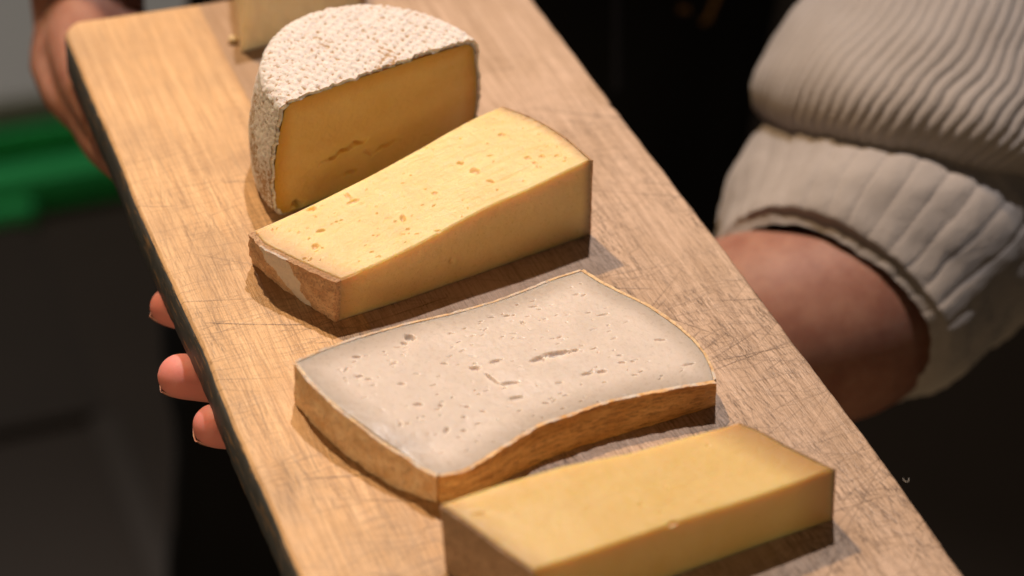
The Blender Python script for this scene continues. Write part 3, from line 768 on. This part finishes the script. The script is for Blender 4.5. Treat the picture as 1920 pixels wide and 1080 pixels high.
# trunk, neck, head, legs
pc = np.array([.34, .30, 0.])
torso = [limb([pc + [0, 0, -.30], pc + [0, 0, -.15], pc + [0, 0, .05], pc + [0, 0, .25], pc + [0, 0, .36]], [(.175, .12), (.17, .115), (.155, .11), (.175, .115), (.15, .08)], up=(0, 1, 0)),
         limb([pc + [0, 0, .34], pc + [0, 0, .47]], [.055, .052], up=(0, 1, 0)),
         limb([pc + [0, -.01, .50], pc + [0, -.02, .56], pc + [0, -.015, .63]], [(.055, .065), (.072, .088), (.066, .082)], up=(0, 1, 0)),
         limb([pc + [0, -.105, .565], pc + [0, -.118, .548]], [.010, .013], up=(0, 1, 0))]
for s in (-1, 1):
    torso.append(limb([pc + [s * .09, 0, -.25], pc + [s * .10, .0, -.6], pc + [s * .10, .01, -.95]], [.09, .065, .045], up=(0, 1, 0)))
torso.append(limb([pc + [.14, 0, .33], pc + [.19, -.10, .22], pd(1880, 250, 1.09)], [.06, .055, .050], up=(0, 1, 0)))
torso.append(limb([pc + [-.14, 0, .33], pc + [-.24, -.10, .32], elbR], [.055, .05, .044], up=(0, 1, 0)))
V3, F3 = remeshed(*join(torso), .010, 3)
Vall, Fall = join([(V1, F1), (V2, F2), (V3, F3)])
tc = np.array([t[0] for t in tips]); dd = np.min(np.linalg.norm(Vall[:, None] - tc[None], axis=2), axis=1)
bod = link('body', mesh('body', Vall, Fall, True, None, {'blush': np.clip(1 - ss(dd, .008, .035), 0, 1) * .85}), M_skin.m, person)
for (tip, dr, r) in nails[:3]:
    V = []; nn2 = 9
    sd = _n(np.cross(dr, [0, 0, 1])); upv = np.cross(sd, dr)
    for i_ in range(nn2):
        a = -.0060 + .0128 * i_ / (nn2 - 1)
        for j_ in range(nn2):
            b = (-1 + 2 * j_ / (nn2 - 1)) * .85
            prof = math.sqrt(max(0, 1 - (max(0, a) / (r * 1.20)) ** 2))
            V.append(tip + dr * a + sd * math.sin(b) * (r - .0010) * prof - upv * math.cos(b) * (r - .0010) * prof)
    V = np.array(V); Vin = V + upv * .0008 - dr * .0004
    F = [tuple(f) for f in grid_faces(nn2, nn2).tolist()] + [tuple(x + 81 for x in f[::-1]) for f in grid_faces(nn2, nn2).tolist()]
    rg = [i for i in range(9)] + [i * 9 + 8 for i in range(1, 9)] + [72 + i for i in range(7, -1, -1)] + [i * 9 for i in range(7, 0, -1)]
    F += [(rg[i], rg[(i + 1) % len(rg)], rg[(i + 1) % len(rg)] + 81, rg[i] + 81) for i in range(len(rg))]
    link('fingernail', mesh('nail', np.r_[V, Vin], F), M_nail, person)

# knit sweater --------------------------------------------------------
M_knit = Mat('white_knit', .9, .2); kn = M_knit
kn.set('Base Color', kn.mix(kn.noise(40, 4), (.47, .43, .415), (.38, .345, .33)))
kn.bump(kn.noise(700, 3, .7), .5, .0012); kn.set('Sheen Weight', .3)
def cloth_tube(path, rad, ribs, depth, nring, nseg, seed, up=(0, 0, 1), sharpness=1.0, folds=.05, close=False, twist=0.0, fn=None):
    V, F = loft(path, rad, nseg, nring, caps=False, up=up,
                mod=lambda t, p: 1 + depth * (np.abs(np.cos((p + twist * t) * ribs / 2)) ** sharpness * 2 - 1) + folds * np.sin(3 * p + 7 * t + seed) * np.sin(9 * t + seed) + (fn(t, p) if fn else 0))
    F = F[:-2]
    V = V + np.stack([.006 * fbm(V, 13, 3, 40 + q) + .0016 * fbm(V, 60, 3, 50 + q) for q in range(3)], -1)
    return V, F
def shell(V, F, th):
    "give an open tube a real thickness"
    me = mesh('t', V, np.array(F)); nrm = np.zeros(len(V) * 3, np.float32); me.vertices.foreach_get('normal', nrm); bpy.data.meshes.remove(me)
    W2 = V - nrm.reshape(-1, 3) * th
    return W2
sleeveL = empty('tmp', (0, 0, 0), 'x', 'x'); bpy.data.objects.remove(sleeveL)
sweater_parts = []
# left sleeve: hangs from the shoulder, blouses over its cuff
sl_path = [pc + [.15, -.02, .34], pc + [.17, -.12, .26], pd(1815, -160, 1.04), pd(1805, 0, 1.005), pd(1765, 120, .995), pd(1728, 205, .992), pd(1712, 252, .992), pd(1707, 276, .993), pd(1705, 290, .994)]
sl_rad = [.070, .073, .068, .070, .077, .084, .087, .080, .050]
sl = cloth_tube(sl_path, sl_rad, 84, .0075, 150, 900, 1.0, up=(0, 1, 0), folds=.03, sharpness=.8)
so_ = link('sweater_sleeve', mesh('sleeve', *[np.asarray(x) for x in sl]), M_knit.m, person)
cu_path = [pd(1760, 250, 1.04), pd(1715, 350, 1.01), pd(1655, 440, .985), pd(1590, 530, .960), pd(1548, 588, .946), pd(1540, 598, .943)]
cu_rad = [.064, .078, .080, .070, .0600, .0540]
cu = cloth_tube(cu_path, cu_rad, 34, .0075, 90, 700, 2.0, folds=.045, sharpness=.5)
cuo = link('cuff', mesh('cuff', *[np.asarray(x) for x in cu]), M_knit.m, so_)
# right sleeve
sr = cloth_tube([pc + [-.13, .0, .34], pc + [-.20, -.04, .345], [.08, .205, .28], [.062, .175, .18], [.046, .14, .07], [.042, .132, .045]], [.070, .072, .068, .060, .056, .040], 52, .02, 90, 300, 3.0, up=(0, 1, 0))
sro = link('sweater_sleeve', mesh('sleeve', *[np.asarray(x) for x in sr]), M_knit.m, person)
cr = cloth_tube([[.048, .142, .08], [.041, .128, .035], [.034, .113, -.008]], [.046, .042, .036], 24, .03, 40, 200, 4.0)
link('cuff', mesh('cuff', *[np.asarray(x) for x in cr]), M_knit.m, sro)
st = cloth_tube([pc + [0, 0, -.36], pc + [0, 0, -.15], pc + [0, 0, .08], pc + [0, 0, .26], pc + [0, 0, .36], pc + [0, 0, .40]], [(.20, .135), (.195, .13), (.18, .128), (.195, .135), (.165, .10), (.08, .07)], 90, .008, 60, 400, 5.0, up=(0, 1, 0), folds=.01)
link('sweater_front', mesh('torso', *[np.asarray(x) for x in st]), M_knit.m, person)

# apron and trousers ----------------------------------------------------
M_apron = Mat('black_apron', .85, .2); ap = M_apron
ap.set('Base Color', ap.mix(ap.noise(9, 4), (.006, .0065, .008), (.012, .013, .017)))
ap.bump(ap.noise(500, 2), .3, .0006)
ns, nt_ = 120, 160
Va = np.zeros((nt_, ns, 3))
for i_ in range(nt_):
    t = i_ / (nt_ - 1); z = .30 - 1.15 * t
    half = .115 + (.17 if z < .02 else .17 * ss(np.array(.30 - z), .0, .28)) ; half = float(half); arc = 1.25 if z < 0 else 1.25 * half / .285
    for j_ in range(ns):
        a = -math.pi / 2 + (j_ / (ns - 1) * 2 - 1) * arc
        rx_, ry_ = .225 + .045 * ss(np.array(-z), .3, 1.0), .160 + .03 * ss(np.array(-z), .3, 1.0)
        f = .010 * math.sin(a * 9 + 2 * t) * max(0, t - .25) * 1.6
        Va[i_, j_] = pc + [rx_ * math.cos(a) * (1 + f), (ry_ + f) * math.sin(a), z]
Va = Va.reshape(-1, 3); Fa = grid_faces(nt_, ns)
Vb_ = Va.copy(); Vb_[:, 1] += .0015; N_ = len(Va)
rg = np.concatenate([np.arange(ns), np.arange(1, nt_) * ns + ns - 1, (nt_ - 1) * ns + np.arange(ns - 2, -1, -1), np.arange(nt_ - 2, 0, -1) * ns])
Fr = np.stack([rg, np.roll(rg, -1), np.roll(rg, -1) + N_, rg + N_], -1)
apo = link('apron', mesh('apron', np.r_[Va, Vb_], np.concatenate([Fa[:, ::-1], Fa + N_, Fr])), M_apron.m, person)
M_band = Mat('navy_tape', .7, .3, (.030, .034, .055)).m
M_gold = Mat('gold_stitching', .6, .4, (.30, .17, .06)).m
M_trouser = Mat('navy_trousers', .85, .2); tr_ = M_trouser
tr_.set('Base Color', tr_.mix(tr_.noise(12, 4), (.009, .012, .019), (.016, .021, .032)))
for s in (-1, 1):
    tv = cloth_tube([pc + [s * .09, 0, -.28], pc + [s * .11, 0, -.60], pc + [s * .12, .01, -1.0]], [(.125, .125), (.105, .11), (.10, .105)], 2, .0, 50, 80, s * 2.0, up=(0, 1, 0), folds=.05)
    link('trouser_leg', mesh('trouser_leg', *[np.asarray(x) for x in tv]), M_trouser.m, person)
    sv, sf = loft([pc + [s * .12, .05, -1.015], pc + [s * .125, -.06, -1.015], pc + [s * .13, -.15, -1.022]], [(.040, .032), (.045, .030), (.036, .024)], 20, 24)
    link('shoe', mesh('shoe', sv, sf), Mat('shoe', .5, .4, (.02, .02, .02)).m, person)

# hit the apron's front with a view ray so that marks lie on the cloth
from mathutils.bvhtree import BVHTree
bvh = BVHTree.FromPolygons([tuple(v) for v in Va], [tuple(f) for f in Fa[:, ::-1].tolist()])
def on_apron(u, v, lift=.0012):
    r = ray(u, v); r = r / np.linalg.norm(r)
    h = bvh.ray_cast(Vector(CP), Vector(r))
    return (np.array(h[0]) - r * lift) if h[0] is not None else None
def ribbon(pts, wd, name, mat, parent):
    pts = [p for p in pts if p is not None]
    if len(pts) < 2: return
    p = resample(pts, 24) if len(pts) > 2 else resample(pts, 12)
    V, F = loft(p, [(wd, .0006)] * len(p), 10, len(p) * 2, up=(0, -1, .3), caps=False)
    return link(name, mesh(name, V, F), mat, parent)
ribbon([on_apron(1157, y) for y in range(-40, 200, 30)], .0028, 'neck_tape', M_band, apo)
for pts in (((1326, 40), (1332, 22), (1342, 0), (1350, -18)), ((1274, 18), (1283, 16), (1292, 20)), ((1318, 36), (1325, 42))):
    ribbon([on_apron(*q) for q in pts], .0022, 'gold_mark', M_gold, apo)

# ------------------------------------------------------------------ what stands behind, far out of focus
ZF = -1.05
M_floor = Mat('dark_floor', .6, .3); fl = M_floor
fl.set('Base Color', fl.mix(fl.noise(6, 5), (.028, .020, .014), (.040, .029, .021)))
V = np.array([(-6, -4, ZF), (6, -4, ZF), (6, 9, ZF), (-6, 9, ZF)])
tag(link('floor', mesh('floor', V, [(0, 1, 2, 3)], False), M_floor.m), 'dark brown floor', kind='structure')

def box(x0, x1, y0, y1, z0, z1, bev=.004):
    import bmesh
    bm = bmesh.new(); bmesh.ops.create_cube(bm, size=1)
    bmesh.ops.scale(bm, vec=(x1 - x0, y1 - y0, z1 - z0), verts=bm.verts)
    bmesh.ops.translate(bm, vec=((x0 + x1) / 2, (y0 + y1) / 2, (z0 + z1) / 2), verts=bm.verts)
    if bev: bmesh.ops.bevel(bm, geom=bm.edges[:] , offset=bev, segments=2, affect='EDGES')
    V = np.array([v.co[:] for v in bm.verts]); F = [tuple(v.index for v in f.verts) for f in bm.faces]; bm.free(); return V, F
M_green = Mat('green_plastic', .4, .5, (.03, .46, .13)).m
M_grey = Mat('light_grey_board', .7, .3, (.50, .52, .52)).m
M_cab = Mat('dark_cabinet', .6, .3); cb = M_cab
cb.set('Base Color', cb.mix(cb.noise(14, 4), (.024, .017, .012), (.034, .025, .018)))
M_cab2 = Mat('cabinet_stile', .6, .3, (.050, .041, .034)).m

# green crate on the floor
def crate(cx, cy, zb, w, d, h):
    root = empty('plastic_tray', (cx, cy, zb), 'long green plastic tray with open sides standing on the dark floor', 'tray')
    prt = []
    for s in (-1, 1):
        prt.append(box(cx - w / 2, cx + w / 2, cy + s * d / 2 - .008, cy + s * d / 2 + .008, zb + h - .025, zb + h))
        prt.append(box(cx - w / 2, cx + w / 2, cy + s * d / 2 - .006, cy + s * d / 2 + .006, zb, zb + .02))
        prt.append(box(cx + s * w / 2 - .008, cx + s * w / 2 + .008, cy - d / 2 + .01, cy + d / 2 - .01, zb + h - .025, zb + h - .001))
        prt.append(box(cx + s * w / 2 - .006, cx + s * w / 2 + .006, cy - d / 2 + .01, cy + d / 2 - .01, zb + .001, zb + .019))
        for i in range(9):
            x = cx - w / 2 + w * (i + .0) / 8
            prt.append(box(x - .008, x + .008, cy + s * d / 2 - .005, cy + s * d / 2 + .005, zb + .015, zb + h - .02, .001))
        for i in range(1, 6):
            y = cy - d / 2 + d * i / 6
            prt.append(box(cx + s * w / 2 - .005, cx + s * w / 2 + .005, y - .008, y + .008, zb + .015, zb + h - .02, .001))
    V, F = join(prt); link('side_lattice', mesh('sides', V, F, False), M_green, root)
    V, F = box(cx - w / 2 + .01, cx + w / 2 - .01, cy - d / 2 + .01, cy + d / 2 - .01, zb + .002, zb + .012); link('base', mesh('base', V, F, False), M_green, root)
    V, F = box(-.25, .178, 1.145, 1.172, zb, zb + .03); link('front_lip', mesh('lip', V, F, False), M_green, root)
    return root
crate(.12, 1.23, ZF, .74, .10, .05)

# light grey panel lying behind the crate, and a dark cabinet with a paler stile lower left
V, F = box(-1.10, .60, 1.345, 2.30, ZF, ZF + .05)
tag(link('storage_box', mesh('storage_box', V, F, False), M_grey), 'light grey flat box on the floor behind the green tray', 'box')
cab = empty('floor_mat', (-.2, .98, ZF), 'dark brown mat with a paler edge strip on the floor, lower left', 'mat')
V, F = box(-.9, .17, .80, 1.16, ZF, ZF + .012); link('mat', mesh('mat', V, F, False), M_cab.m, cab)
V, F = box(.155, .185, .45, .80, ZF + .001, ZF + .010); link('edge_strip', mesh('edge_strip', V, F, False), M_cab2, cab)
